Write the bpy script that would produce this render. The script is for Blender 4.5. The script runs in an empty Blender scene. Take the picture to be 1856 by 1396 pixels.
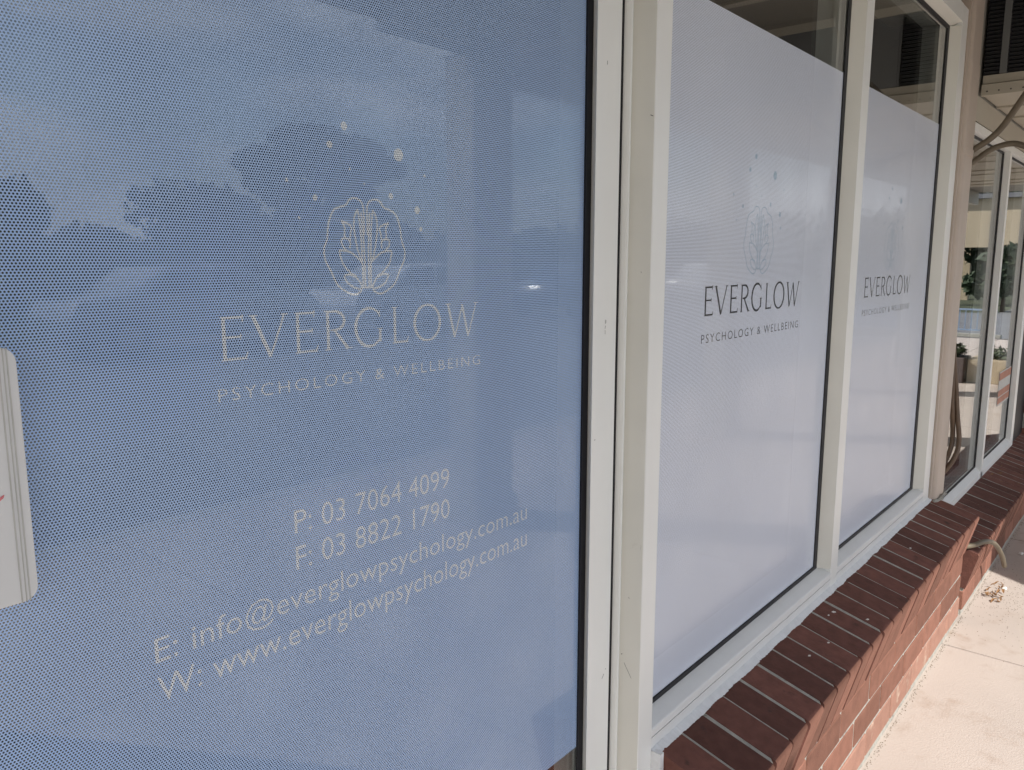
import bpy, bmesh, math, random
from mathutils import Vector, Matrix
R = math.radians
S = bpy.context.scene
COL = S.collection
H = 1.385                      # eye height: coordinates below are measured from eye level, objects are lifted by H
random.seed(7)

# ------------------------------------------------------------------ camera
yaw, pitch = R(40.1), math.atan(227 / 1441)
fw = Vector((math.cos(yaw) * math.cos(pitch), math.sin(yaw) * math.cos(pitch), -math.sin(pitch)))
rt = Vector((math.sin(yaw), -math.cos(yaw), 0))
up = rt.cross(fw)
cam = bpy.data.cameras.new('camera')
cam.sensor_width = 36; cam.lens = 36 * 1441 / 1856
cam.clip_start = .02; cam.clip_end = 600
co = bpy.data.objects.new('camera', cam); COL.objects.link(co)
m = Matrix((rt, up, -fw)).transposed().to_4x4(); m.translation = (0, 0, H)
co.matrix_world = m
S.camera = co

# ------------------------------------------------------------------ sky, sun, exposure
SUN_EL = math.atan(1.137 * .86)
sun_dir = Vector((-.51, -.86, 1.137 * .86)).normalized()
w = bpy.data.worlds.new('World'); S.world = w; w.use_nodes = True
nt = w.node_tree; nt.nodes.clear()
def N(tree, t, **kw):
    n = tree.nodes.new(t)
    for k, v in kw.items(): setattr(n, k, v)
    return n
sky = N(nt, 'ShaderNodeTexSky', sky_type='NISHITA', sun_disc=False, sun_elevation=SUN_EL,
        sun_rotation=math.atan2(-.51, -.86) % (2 * math.pi), air_density=1.0, dust_density=1.5, ozone_density=1.2)
tc = N(nt, 'ShaderNodeTexCoord'); mp = N(nt, 'ShaderNodeMapping'); mp.inputs['Scale'].default_value = (1, 1, 2.6)
cn = N(nt, 'ShaderNodeTexNoise'); cn.inputs['Scale'].default_value = 2.6; cn.inputs['Detail'].default_value = 7; cn.inputs['Roughness'].default_value = .55
cr = N(nt, 'ShaderNodeMapRange', interpolation_type='SMOOTHSTEP'); cr.inputs['From Min'].default_value = .47; cr.inputs['From Max'].default_value = .64
cm = N(nt, 'ShaderNodeMath', operation='MULTIPLY'); cm.inputs[1].default_value = .8
mx = N(nt, 'ShaderNodeMix', data_type='RGBA'); mx.inputs['B'].default_value = (9.5, 9.7, 10.2, 1)
bg = N(nt, 'ShaderNodeBackground'); bg.inputs['Strength'].default_value = .115
wo = N(nt, 'ShaderNodeOutputWorld')
L = nt.links.new
L(tc.outputs['Generated'], mp.inputs['Vector']); L(mp.outputs[0], cn.inputs['Vector']); L(cn.outputs['Fac'], cr.inputs['Value'])
L(cr.outputs[0], cm.inputs[0]); L(cm.outputs[0], mx.inputs['Factor']); L(sky.outputs[0], mx.inputs['A']); L(mx.outputs['Result'], bg.inputs['Color']); L(bg.outputs[0], wo.inputs[0])
sl = bpy.data.lights.new('sun', 'SUN'); sl.energy = 3.9; sl.angle = R(.5); sl.color = (1, .97, .92)
so = bpy.data.objects.new('sun', sl); COL.objects.link(so)
so.rotation_euler = sun_dir.to_track_quat('Z', 'Y').to_euler(); so.location = (-6, -10, 14)
S.view_settings.view_transform = 'Standard'; S.view_settings.look = 'None'
S.view_settings.exposure = .54; S.view_settings.gamma = 1; S.view_settings.use_curve_mapping = False
S.cycles.max_bounces = 10; S.cycles.diffuse_bounces = 5; S.cycles.glossy_bounces = 4; S.cycles.transparent_max_bounces = 12
S.cycles.sample_clamp_indirect = 6

# ------------------------------------------------------------------ materials
def mat(name, col, rough=.6, spec=.5, metal=0, var=.06, scale=8, bump=0, bscale=60, stains=None, objrand=0, coat=0):
    m = bpy.data.materials.new(name); m.use_nodes = True
    t = m.node_tree; b = t.nodes['Principled BSDF']
    b.inputs['Roughness'].default_value = rough; b.inputs['Metallic'].default_value = metal
    b.inputs['Specular IOR Level'].default_value = spec; b.inputs['Coat Weight'].default_value = coat
    g = N(t, 'ShaderNodeNewGeometry')
    n1 = N(t, 'ShaderNodeTexNoise'); n1.inputs['Scale'].default_value = scale; n1.inputs['Detail'].default_value = 6
    t.links.new(g.outputs['Position'], n1.inputs['Vector'])
    r = N(t, 'ShaderNodeMapRange'); r.inputs['From Min'].default_value = .25; r.inputs['From Max'].default_value = .75
    r.inputs['To Min'].default_value = 1 - var; r.inputs['To Max'].default_value = 1 + var
    t.links.new(n1.outputs['Fac'], r.inputs['Value'])
    val = r.outputs[0]
    if objrand:
        oi = N(t, 'ShaderNodeObjectInfo'); r2 = N(t, 'ShaderNodeMapRange')
        r2.inputs['To Min'].default_value = 1 - objrand; r2.inputs['To Max'].default_value = 1 + objrand
        t.links.new(oi.outputs['Random'], r2.inputs['Value'])
        mu = N(t, 'ShaderNodeMath', operation='MULTIPLY'); t.links.new(val, mu.inputs[0]); t.links.new(r2.outputs[0], mu.inputs[1]); val = mu.outputs[0]
    vm = N(t, 'ShaderNodeVectorMath', operation='SCALE'); vm.inputs[0].default_value = col[:3]
    t.links.new(val, vm.inputs['Scale'])
    out = vm.outputs[0]
    if stains:
        scol, sc, lo, hi = stains
        n2 = N(t, 'ShaderNodeTexNoise'); n2.inputs['Scale'].default_value = sc; n2.inputs['Detail'].default_value = 8; n2.inputs['Roughness'].default_value = .65
        t.links.new(g.outputs['Position'], n2.inputs['Vector'])
        r3 = N(t, 'ShaderNodeMapRange', interpolation_type='SMOOTHSTEP'); r3.inputs['From Min'].default_value = lo; r3.inputs['From Max'].default_value = hi
        t.links.new(n2.outputs['Fac'], r3.inputs['Value'])
        mm = N(t, 'ShaderNodeMix', data_type='RGBA'); mm.inputs['B'].default_value = (*scol, 1)
        t.links.new(r3.outputs[0], mm.inputs['Factor']); t.links.new(out, mm.inputs['A']); out = mm.outputs['Result']
    t.links.new(out, b.inputs['Base Color'])
    if bump:
        n3 = N(t, 'ShaderNodeTexNoise'); n3.inputs['Scale'].default_value = bscale; n3.inputs['Detail'].default_value = 5
        t.links.new(g.outputs['Position'], n3.inputs['Vector'])
        bp = N(t, 'ShaderNodeBump'); bp.inputs['Strength'].default_value = bump; bp.inputs['Distance'].default_value = .004
        t.links.new(n3.outputs['Fac'], bp.inputs['Height']); t.links.new(bp.outputs[0], b.inputs['Normal'])
    return m

def film_mat(name, col, hole=.30):
    """perforated one-way window film: printed vinyl with a lattice of 1.7 mm holes over a black back"""
    m = bpy.data.materials.new(name); m.use_nodes = True
    t = m.node_tree; b = t.nodes['Principled BSDF']; b.inputs['Roughness'].default_value = .22; b.inputs['Specular IOR Level'].default_value = .35
    g = N(t, 'ShaderNodeNewGeometry'); s = N(t, 'ShaderNodeSeparateXYZ'); t.links.new(g.outputs['Position'], s.inputs[0])
    p = .00295
    def M(op, a, c=None):
        n = N(t, 'ShaderNodeMath', operation=op)
        for i, v in enumerate((a, c)):
            if v is None: continue
            if isinstance(v, (int, float)): n.inputs[i].default_value = v
            else: t.links.new(v, n.inputs[i])
        return n.outputs[0]
    u = M('DIVIDE', s.outputs['X'], p); v = M('DIVIDE', s.outputs['Z'], p * 1.732)
    def d2(off):
        a = M('SUBTRACT', M('FRACT', M('ADD', u, off)), .5)
        c = M('MULTIPLY', M('SUBTRACT', M('FRACT', M('ADD', v, off)), .5), 1.732)
        return M('ADD', M('MULTIPLY', a, a), M('MULTIPLY', c, c))
    d = M('SQRT', M('MINIMUM', d2(100.), d2(100.5)))
    r = N(t, 'ShaderNodeMapRange'); r.inputs['From Min'].default_value = hole - .027; r.inputs['From Max'].default_value = hole + .027
    t.links.new(d, r.inputs['Value'])
    n1 = N(t, 'ShaderNodeTexNoise'); n1.inputs['Scale'].default_value = 3; t.links.new(g.outputs['Position'], n1.inputs['Vector'])
    r1 = N(t, 'ShaderNodeMapRange'); r1.inputs['To Min'].default_value = .95; r1.inputs['To Max'].default_value = 1.05; t.links.new(n1.outputs['Fac'], r1.inputs['Value'])
    vm = N(t, 'ShaderNodeVectorMath', operation='SCALE'); vm.inputs[0].default_value = col; t.links.new(r1.outputs[0], vm.inputs['Scale'])
    gt = N(t, 'ShaderNodeMath', operation='LESS_THAN'); gt.inputs[1].default_value = .5
    sn = N(t, 'ShaderNodeSeparateXYZ'); t.links.new(g.outputs['Normal'], sn.inputs[0]); t.links.new(sn.outputs['Y'], gt.inputs[0])
    bk_ = N(t, 'ShaderNodeMix', data_type='RGBA'); bk_.inputs['A'].default_value = (.01, .01, .012, 1)      # black adhesive side
    t.links.new(gt.outputs[0], bk_.inputs['Factor']); t.links.new(vm.outputs[0], bk_.inputs['B']); t.links.new(bk_.outputs['Result'], b.inputs['Base Color'])
    tr = N(t, 'ShaderNodeBsdfTransparent'); ms = N(t, 'ShaderNodeMixShader'); ou = t.nodes['Material Output']
    t.links.new(r.outputs[0], ms.inputs[0]); t.links.new(tr.outputs[0], ms.inputs[1]); t.links.new(b.outputs[0], ms.inputs[2]); t.links.new(ms.outputs[0], ou.inputs['Surface'])
    return m

def glass_mat(name, tint=(.93, .95, .94), k=1.0):
    m = bpy.data.materials.new(name); m.use_nodes = True
    t = m.node_tree; t.nodes.clear()
    g = N(t, 'ShaderNodeNewGeometry'); dp = N(t, 'ShaderNodeVectorMath', operation='DOT_PRODUCT')
    t.links.new(g.outputs['Normal'], dp.inputs[0]); t.links.new(g.outputs['Incoming'], dp.inputs[1])
    a = N(t, 'ShaderNodeMath', operation='ABSOLUTE'); t.links.new(dp.outputs['Value'], a.inputs[0])
    o = N(t, 'ShaderNodeMath', operation='SUBTRACT'); o.inputs[0].default_value = 1; t.links.new(a.outputs[0], o.inputs[1])
    p = N(t, 'ShaderNodeMath', operation='POWER'); p.inputs[1].default_value = 5; t.links.new(o.outputs[0], p.inputs[0])
    q = N(t, 'ShaderNodeMath', operation='MULTIPLY_ADD'); q.inputs[1].default_value = .96 * k; q.inputs[2].default_value = .042 * k; t.links.new(p.outputs[0], q.inputs[0])
    tr = N(t, 'ShaderNodeBsdfTransparent'); tr.inputs['Color'].default_value = (*tint, 1)
    gl = N(t, 'ShaderNodeBsdfGlossy'); gl.inputs['Roughness'].default_value = 0; gl.inputs['Color'].default_value = (1, 1, 1, 1)
    x = N(t, 'ShaderNodeMixShader'); ou = N(t, 'ShaderNodeOutputMaterial')
    t.links.new(q.outputs[0], x.inputs[0]); t.links.new(tr.outputs[0], x.inputs[1]); t.links.new(gl.outputs[0], x.inputs[2]); t.links.new(x.outputs[0], ou.inputs['Surface'])
    return m

M_ = dict(
    white=mat('white_frame_paint', (.89, .90, .875), .32, .5, var=.035, scale=5, bump=.05, bscale=150, stains=((.42, .39, .32), 24, .70, .85)),
    cream=mat('shaded_frame_paint', (.74, .73, .665), .4, var=.05, scale=6, stains=((.36, .32, .25), 17, .66, .85)),  # frame paint with the shade of the reveals mixed into its colour
    sill_rail=mat('white_rail_paint', (.84, .85, .84), .42, var=.03, scale=14, bump=.1, bscale=120, stains=((.5, .48, .45), 30, .70, .86)),
    caulk=mat('white_caulk', (.78, .80, .82), .7, var=.06, scale=50, bump=.4, bscale=90, stains=((.36, .34, .31), 60, .68, .8)),
    black=mat('black_rubber_gasket', (.012, .012, .016), .5, .3),
    glass=glass_mat('clear_glass', k=1.6), glass_film=glass_mat('coated_glass', k=2.8), glass_dim=glass_mat('dusty_glass', k=1.15),
    film_blue=film_mat('blue_perforated_film', (.395, .55, .83)),
    film_white=film_mat('white_perforated_film', (.81, .87, 1.0), .265),
    print_white=film_mat('white_print', (.76, .82, .88), .29),
    print_dark=film_mat('charcoal_print', (.010, .012, .022), .265),
    print_pale=film_mat('pale_blue_print', (.50, .64, .80), .265),
    brick=mat('dark_red_brick', (.155, .064, .049), .8, .25, var=.22, scale=38, bump=.45, bscale=160, objrand=.16, stains=((.07, .038, .033), 22, .56, .78)),
    brick_face=mat('red_brown_brick', (.225, .107, .076), .85, .2, var=.16, scale=30, bump=.5, bscale=170, objrand=.24, stains=((.14, .075, .055), 18, .6, .8)),
    brick_top=mat('shaded_sill_brick', (.145, .061, .047), .75, .25, var=.22, scale=38, bump=.45, bscale=160, objrand=.28, stains=((.06, .035, .03), 22, .56, .78)),  # face brick darkened to stand in for shade on the sill tops
    brick_pale=mat('pale_red_brick', (.335, .185, .138), .85, .2, var=.12, scale=30, bump=.5, bscale=170, objrand=.08, stains=((.5, .38, .3), 12, .56, .75)),
    mortar=mat('grey_mortar', (.40, .39, .35), .95, .1, var=.2, scale=60, bump=.8, bscale=220, stains=((.12, .11, .10), 25, .55, .72)),
    slab=mat('pink_concrete', (.49, .425, .378), .85, .25, var=.07, scale=2.2, bump=.35, bscale=190, objrand=.03, stains=((.40, .32, .265), 5.5, .52, .72)),
    joint=mat('dark_joint_dirt', (.10, .09, .08), .95, var=.3, scale=60),
    asphalt=mat('weathered_asphalt', (.175, .175, .18), .9, var=.2, scale=3, bump=.4),
    soffit=mat('veranda_lining', (.25, .235, .20), .7, var=.06, scale=2, stains=((.22, .19, .15), 4, .6, .8)),
    cream_beam=mat('cream_beam_paint', (.50, .46, .38), .55, var=.05, scale=3, stains=((.35, .29, .22), 9, .62, .85)),
    louvre=mat('dark_louvre_paint', (.022, .023, .027), .5, var=.1),
    greypanel=mat('grey_panel_paint', (.16, .165, .165), .6, var=.06),
    pipe=mat('pinkish_cream_pipe', (.55, .465, .395), .5, var=.06, scale=7, stains=((.34, .27, .22), 20, .62, .82)),
    hose=mat('tan_conduit', (.15, .123, .085), .45, var=.14, scale=30, stains=((.10, .08, .06), 25, .58, .75)),
    hose_dark=mat('brown_conduit', (.13, .085, .055), .4, var=.2, scale=30),
    scuff=mat('dark_scuff', (.12, .115, .11), .8, var=.3, scale=200),
    grit=mat('footpath_grit', (.25, .20, .155), .95, var=.5, scale=300),
    plate=mat('white_plastic_plate', (.70, .71, .715), .38, var=.03, scale=6, stains=((.4, .4, .38), 60, .70, .8)),
    plate_groove=mat('grey_groove_line', (.50, .50, .48), .5, var=.1, scale=40),
    red=mat('faded_red_ink', (.62, .18, .2), .6, var=.2, scale=200),
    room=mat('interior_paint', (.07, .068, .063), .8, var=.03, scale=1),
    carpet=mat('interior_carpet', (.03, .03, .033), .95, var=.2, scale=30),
    leaf=mat('foliage', (.035, .052, .027), .6, .3, var=.35, scale=1.2, objrand=.2),
    leaf2=mat('light_foliage', (.05, .066, .035), .6, .3, var=.35, scale=6),
    bark=mat('bark', (.10, .075, .055), .9, var=.3, scale=12, bump=.6),
    dry=mat('dry_leaf', (.24, .125, .05), .8, var=.4, scale=90),
    paper=mat('white_scrap', (.75, .73, .70), .7),
    orange=mat('faded_orange_print', (.42, .19, .13), .6, var=.25, scale=40),
    stwhite=mat('sticker_white', (.50, .50, .48), .5, var=.12, scale=40),
    rail=mat('pale_blue_rail', (.25, .33, .45), .4, .5, var=.05),
    planter=mat('brown_planter', (.11, .085, .08), .7, var=.1),
    roof=mat('grey_roof_tile', (.16, .16, .17), .8, var=.12),
    render_=mat('cream_render', (.47, .385, .27), .85, var=.05, scale=1),
    wall=mat('painted_wall', (.42, .40, .35), .8, var=.05, scale=2),
    carwhite=mat('white_car_paint', (.75, .76, .77), .15, coat=.6, var=.01),
    carsilver=mat('silver_car_paint', (.42, .44, .46), .22, metal=.5, coat=.5, var=.01),
    cardark=mat('dark_blue_car_paint', (.04, .06, .12), .15, coat=.6, var=.01),
    carglass=mat('car_window_glass', (.02, .025, .03), .05, .8),
    tyre=mat('tyre_rubber', (.02, .02, .02), .85),
    steel=mat('galvanised_steel', (.45, .45, .45), .35, metal=.8),
    lamp=mat('lamp_lens', (.7, .7, .68), .1),
    grass=mat('dry_grass', (.065, .075, .04), .95, var=.3, scale=1.2),
)

# ------------------------------------------------------------------ mesh helpers
class MB:
    def __init__(s): s.v = []; s.f = []; s.smooth = False
    def add(s, vs, fs):
        o = len(s.v); s.v += [tuple(v) for v in vs]; s.f += [tuple(i + o for i in f) for f in fs]; return s
    def box(s, x0, x1, y0, y1, z0, z1):
        return s.add([(x, y, z) for z in (z0, z1) for y in (y0, y1) for x in (x0, x1)],
                     [(0, 2, 3, 1), (4, 5, 7, 6), (0, 1, 5, 4), (2, 6, 7, 3), (0, 4, 6, 2), (1, 3, 7, 5)])
    def prism(s, poly, a, b, axis):       # polygon in the two other axes, extruded along axis
        n = len(poly)
        def pt(p, t):
            return {'x': (t, p[0], p[1]), 'y': (p[0], t, p[1]), 'z': (p[0], p[1], t)}[axis]
        vs = [pt(p, a) for p in poly] + [pt(p, b) for p in poly]
        fs = [(i, (i + 1) % n, n + (i + 1) % n, n + i) for i in range(n)] + [tuple(range(n - 1, -1, -1)), tuple(range(n, 2 * n))]
        return s.add(vs, fs)
    def tube(s, pts, rad, n=8, cap=True):
        pts = [Vector(p) for p in pts]; rad = rad if isinstance(rad, (list, tuple)) else [rad] * len(pts)
        o = len(s.v); vs = []; prev = None
        for i, p in enumerate(pts):
            d = (pts[min(i + 1, len(pts) - 1)] - pts[max(i - 1, 0)]).normalized()
            a = (prev - d * prev.dot(d)) if prev else d.orthogonal()
            if a.length < 1e-6: a = d.orthogonal()
            a.normalize(); prev = a; b = d.cross(a)
            for k in range(n):
                th = 2 * math.pi * k / n; vs.append(p + (a * math.cos(th) + b * math.sin(th)) * rad[i])
        fs = [(i * n + k, i * n + (k + 1) % n, (i + 1) * n + (k + 1) % n, (i + 1) * n + k) for i in range(len(pts) - 1) for k in range(n)]
        if cap: fs += [tuple(range(n - 1, -1, -1)), tuple(range((len(pts) - 1) * n, len(pts) * n))]
        return s.add(vs, fs)
def smooth_path(pts, n=8):
    P = [Vector(p) for p in pts]; P = [P[0] * 2 - P[1]] + P + [P[-1] * 2 - P[-2]]; out = []
    for i in range(1, len(P) - 2):
        for k in range(n):
            t = k / n; a, b, c, d = P[i - 1:i + 3]
            out.append(.5 * ((2 * b) + (c - a) * t + (2 * a - 5 * b + 4 * c - d) * t * t + (3 * b - a - 3 * c + d) * t ** 3))
    return out + [P[-2]]
ORG = {}
def obj(name, mb, material, parent=None, bevel=0, smooth=False, loc=None, kind=None, label=None):
    """link the collected shapes as ONE mesh object; vertices are in eye-level coordinates, loc is the object's own origin"""
    base = Vector(ORG.get(parent.name, (0, 0, 0))) if parent else Vector(loc or (0, 0, 0))
    me = bpy.data.meshes.new(name)
    me.from_pydata([Vector(v) + Vector((0, 0, H)) - base for v in mb.v], [], mb.f); me.update()
    me.materials.append(M_[material] if isinstance(material, str) else material)
    bm = bmesh.new(); bm.from_mesh(me)
    bmesh.ops.recalc_face_normals(bm, faces=bm.faces)
    if bevel: bmesh.ops.bevel(bm, geom=[e for e in bm.edges if e.is_manifold and e.calc_face_angle(0) > .5], offset=bevel, segments=2, affect='EDGES', profile=.6)
    if smooth:
        for f in bm.faces: f.smooth = True
    bm.to_mesh(me); bm.free()
    o = bpy.data.objects.new(name, me); COL.objects.link(o)
    if parent: o.parent = parent; ORG[o.name] = base
    else: o.location = base; ORG[o.name] = base
    if kind: o['kind'] = kind
    if label: o['label'] = label
    return o
def thing(name, label, cat, loc, group=None):
    o = bpy.data.objects.new(name, None); COL.objects.link(o); o.location = (loc[0], loc[1], loc[2] + H); o.empty_display_size = .1
    o['label'] = label; o['category'] = cat
    if group: o['group'] = group
    ORG[o.name] = Vector(o.location); return o
def tag(o, label, cat, group=None):
    o['label'] = label; o['category'] = cat
    if group: o['group'] = group
    return o
def inst(src, parent, loc, name=None, rot=(0, 0, 0)):
    """object copy sharing mesh data, placed at loc (eye-level coordinates) under parent"""
    c = src.copy(); COL.objects.link(c); c.parent = parent
    c.location = Vector(loc) + Vector((0, 0, H)) - ORG[parent.name]; c.rotation_euler = rot
    return c
def proto(name, mb, material, bevel=0, smooth=False):
    me = bpy.data.meshes.new(name); me.from_pydata(mb.v, [], mb.f)
    me.materials.append(M_[material]); bm = bmesh.new(); bm.from_mesh(me); bmesh.ops.recalc_face_normals(bm, faces=bm.faces)
    if bevel: bmesh.ops.bevel(bm, geom=bm.edges[:], offset=bevel, segments=1, affect='EDGES')
    for f in bm.faces: f.smooth = smooth
    bm.to_mesh(me); bm.free(); return me
def place(name, me, parent, loc, rot=(0, 0, 0), scale=None):
    o = bpy.data.objects.new(name, me); COL.objects.link(o); o.parent = parent
    o.location = Vector(loc) + Vector((0, 0, H)) - ORG[parent.name]; o.rotation_euler = rot
    if scale: o.scale = scale
    return o

G0 = -1.385                     # ground, from eye level
# ------------------------------------------------------------------ setting: ground, road, paving
obj('ground', MB().box(-250, 250, -320, 30, G0 - .6, G0 - .16), 'grass', kind='structure')
obj('road', MB().box(-60, 26, -13.5, -2.62, G0 - .155, G0 - .12), 'asphalt', kind='structure')
pv = thing('pavement', 'pale pink concrete footpath in big slabs along the shopfront', 'pavement', (3, 0, G0)); pv['kind'] = 'structure'
del pv['category']
obj('joint_bed', MB().box(-12.5, 16.5, -2.55, 8, G0 - .16, G0 - .012), 'joint', pv)
xs = [3.1 + 1.453 * k for k in range(-10, 10)]
for a, b in zip(xs, xs[1:]):
    for ya, yb in ((-1.0, .62), (-2.5, -1.0)):
        mb = MB().box(a + .0055, b - .0055, ya + .004, yb - .004, G0 - .10, G0 - random.uniform(0, .0025))
        obj('paving_slab', mb, 'slab', pv, bevel=.003)
obj('side_road', MB().box(16.95, 70, -2.61, 14, G0 - .155, G0 - .118), 'asphalt', kind='structure')
obj('kerb', MB().box(-12.5, 16.5, -2.62, -2.5, G0 - .2, G0 + .002), 'wall', kind='structure', loc=(0, -2.56, 0))

# ------------------------------------------------------------------ brick sill walls
bw = proto('stretcher_brick', MB().box(-.115, .115, 0, .10, -.038, .038), 'brick_face', bevel=.0025)
bp = proto('pale_brick', MB().box(-.115, .115, 0, .10, -.038, .038), 'brick_pale', bevel=.0025)
def sill_proto(zs, name):
    """one sloped sill brick, its top running down to a rounded nose, mesh centred in x, y and z real"""
    nose = [(.508 + .0095 * (1 - math.sin(a)), -.952 - .0005 - .011 * (1 - math.cos(a)) ) for a in (R(0), R(30), R(60), R(90))]
    poly = [(.70, -.8987), (.5185, -.9492), (.5120, -.9515), (.5087, -.9560), (.5085, -.9625), (.5455, -1.102), (.70, -1.06)]
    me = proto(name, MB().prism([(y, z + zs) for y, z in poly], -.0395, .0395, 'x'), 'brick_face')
    me.materials.append(M_['brick_top'])                  # darker brick on all but the front, shade put into the colour
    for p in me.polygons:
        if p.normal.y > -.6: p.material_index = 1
    return me
def brick_wall(label, x0, x1, zs, courses, ncap, pitch, tint=None):
    t = thing('brick_wall', label, 'brick wall', ((x0 + x1) / 2, .6, G0), 'low brick walls under the shop windows')
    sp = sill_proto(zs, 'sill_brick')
    poly = [(.70, -.8996), (.521, -.9500), (.5165, -.9585), (.5160, -.9650), (.551, -1.101), (.5535, -1.115), (.5535, G0 - zs - .02), (.70, G0 - zs - .02)]
    obj('mortar_bed', MB().prism([(y, z + zs) for y, z in poly], x0 + .003, x1 - .003, 'x'), 'mortar', t)
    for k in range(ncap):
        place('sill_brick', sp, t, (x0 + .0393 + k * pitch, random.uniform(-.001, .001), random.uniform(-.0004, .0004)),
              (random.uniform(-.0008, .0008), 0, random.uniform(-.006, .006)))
    for c in range(courses):
        zc = -1.153 + zs - .086 * c
        x = x0 - (.12 if c % 2 else 0)
        while x < x1 - .03:
            a, b = max(x, x0), min(x + .23, x1)
            if b - a > .05:
                place('brick', bp if (c == courses - 1 and courses > 1) else bw, t, ((a + b) / 2, .5500 + random.uniform(-.001, .001), zc + random.uniform(-.001, .001)), (0, 0, random.uniform(-.004, .004)), ((b - a) / .23, 1, 1))
            x += .24
    return t
wall1 = brick_wall('low brick wall with sloping sill under the two white filmed windows', 1.2165, 3.336, 0, 3, 24, .0883)
wall2 = brick_wall('lower brick wall with sloping sill beyond the drain hose under the clear window', 3.405, 5.80, -.174, 1, 27, .0888)
# brick pier at the end of the second shopfront
pr_ = thing('brick_pier', 'dark brick pier at the far right edge beyond the clear window', 'brick pier', (6.0, .8, G0))
obj('mortar_core', MB().box(5.47 * .69 + 2.05, 6.35, .645, .98, G0, .63), 'mortar', pr_)
for c in range(23):
    zc = G0 + .043 + .086 * c
    for k in range(3):
        x = 5.832 + (.115 if c % 2 else 0) + .24 * k - .01
        if x - .115 < 5.80: continue
        place('brick', bw, pr_, (x + .0, .64, zc), (0, 0, 0), (1, 1, 1))

# ------------------------------------------------------------------ lettering and emblem
def font_mesh(txt, x0, x1, z0, z1, y, spacing=1, offset=0):
    c = bpy.data.curves.new('lettering', 'FONT'); c.body = txt; c.size = 1; c.space_character = spacing; c.offset = offset
    c.resolution_u = 3
    o = bpy.data.objects.new('tmp', c); COL.objects.link(o)
    dg = bpy.context.evaluated_depsgraph_get(); me = bpy.data.meshes.new_from_object(o.evaluated_get(dg))
    vs = [v.co.copy() for v in me.vertices]; fs = [tuple(p.vertices) for p in me.polygons]
    bpy.data.objects.remove(o); bpy.data.curves.remove(c); bpy.data.meshes.remove(me)
    ax, bx = min(v.x for v in vs), max(v.x for v in vs)
    az, bz = 0, max(v.y for v in vs)                       # baseline to cap height
    if any(ch in txt for ch in '@'): bz = .729
    sx = (x1 - x0) / (bx - ax); sz = (z1 - z0) / (bz - az)
    return MB().add([(x0 + (v.x - ax) * sx, y, z0 + v.y * sz) for v in vs], fs)
def ribbon(mb, pts, w, y):
    """flat stroke of varying width through (x, z) points"""
    w = w if isinstance(w, (list, tuple)) else [w] * len(pts)
    P = [Vector(p) for p in pts]; vs = []
    for i, p in enumerate(P):
        d = P[min(i + 1, len(P) - 1)] - P[max(i - 1, 0)]
        n = Vector((-d.y, d.x)).normalized() * w[i] / 2
        vs += [(p.x + n.x, y, p.y + n.y), (p.x - n.x, y, p.y - n.y)]
    mb.add(vs, [(2 * i, 2 * i + 1, 2 * i + 3, 2 * i + 2) for i in range(len(P) - 1)])
def arc(cx, cy, rx, ry, a0, a1, n=22):
    return [(cx + rx * math.cos(R(a0 + (a1 - a0) * k / n)), cy + ry * math.sin(R(a0 + (a1 - a0) * k / n))) for k in range(n + 1)]
def glyphs():
    g = []
    def E(x): g.extend([([(x, 0), (x, 1)], .092), ([(x, .972), (x + .50, .972)], .056), ([(x + .50, 1.03), (x + .475, .86)], [.05, .02]),
                        ([(x, .53), (x + .41, .53)], .052), ([(x + .42, .60), (x + .42, .46)], .03), ([(x, .028), (x + .54, .028)], .056), ([(x + .53, 0), (x + .585, .16)], [.06, .02]),
                        ([(x - .09, .01), (x + .06, .01)], .022), ([(x - .09, .99), (x + .06, .99)], .022)])
    E(.05); E(2.03)
    g.extend([([(.80, 1), (1.24, 0)], .098), ([(1.66, 1), (1.24, 0)], .055), ([(.70, .99), (.93, .99)], .024), ([(1.56, .99), (1.76, .99)], .024)])
    x = 2.93
    g.extend([([(x, 0), (x, 1)], .09), ([(x, .972), (x + .22, .972)] + arc(x + .22, .735, .30, .237, 88, -88, 14) + [(x + .08, .498)], [.055, .055] + [.06 + .03 * math.sin(math.pi * k / 14) for k in range(15)] + [.045]),
              ([(x + .20, .50), (x + .62, 0)], [.07, .095]), ([(x + .55, .01), (x + .76, .01)], .022), ([(x - .1, .01), (x + .1, .01)], .022), ([(x - .1, .99), (x, .99)], .022)])
    A = arc(4.28, .5, .46, .51, 42, 325, 26)
    g.extend([(A, [.05 + .045 * abs(math.sin(math.pi * k / 26)) for k in range(27)]), ([(4.65, .46), (4.65, .09)], .085), ([(4.55, .45), (4.76, .45)], .022), ([(4.63, .98), (4.64, .76)], [.02, .05])])
    x = 5.18
    g.extend([([(x, 0), (x, 1)], .09), ([(x, .028), (x + .45, .028)], .056), ([(x + .44, 0), (x + .50, .17)], [.06, .02]), ([(x - .1, .99), (x + .1, .99)], .022), ([(x - .09, .01), (x, .01)], .022)])
    B = arc(6.42, .5, .50, .51, 0, 360, 36)
    g.append((B, [.055 + .045 * abs(math.cos(2 * math.pi * k / 36)) for k in range(37)]))
    g.extend([([(7.26, 1), (7.54, 0)], .088), ([(7.54, 0), (7.88, .96)], .05), ([(7.86, .97), (8.12, 0)], .085), ([(8.12, 0), (8.48, 1)], .05), ([(7.15, .99), (7.38, .99)], .024), ([(8.38, .99), (8.58, .99)], .024)])
    return g
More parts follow.
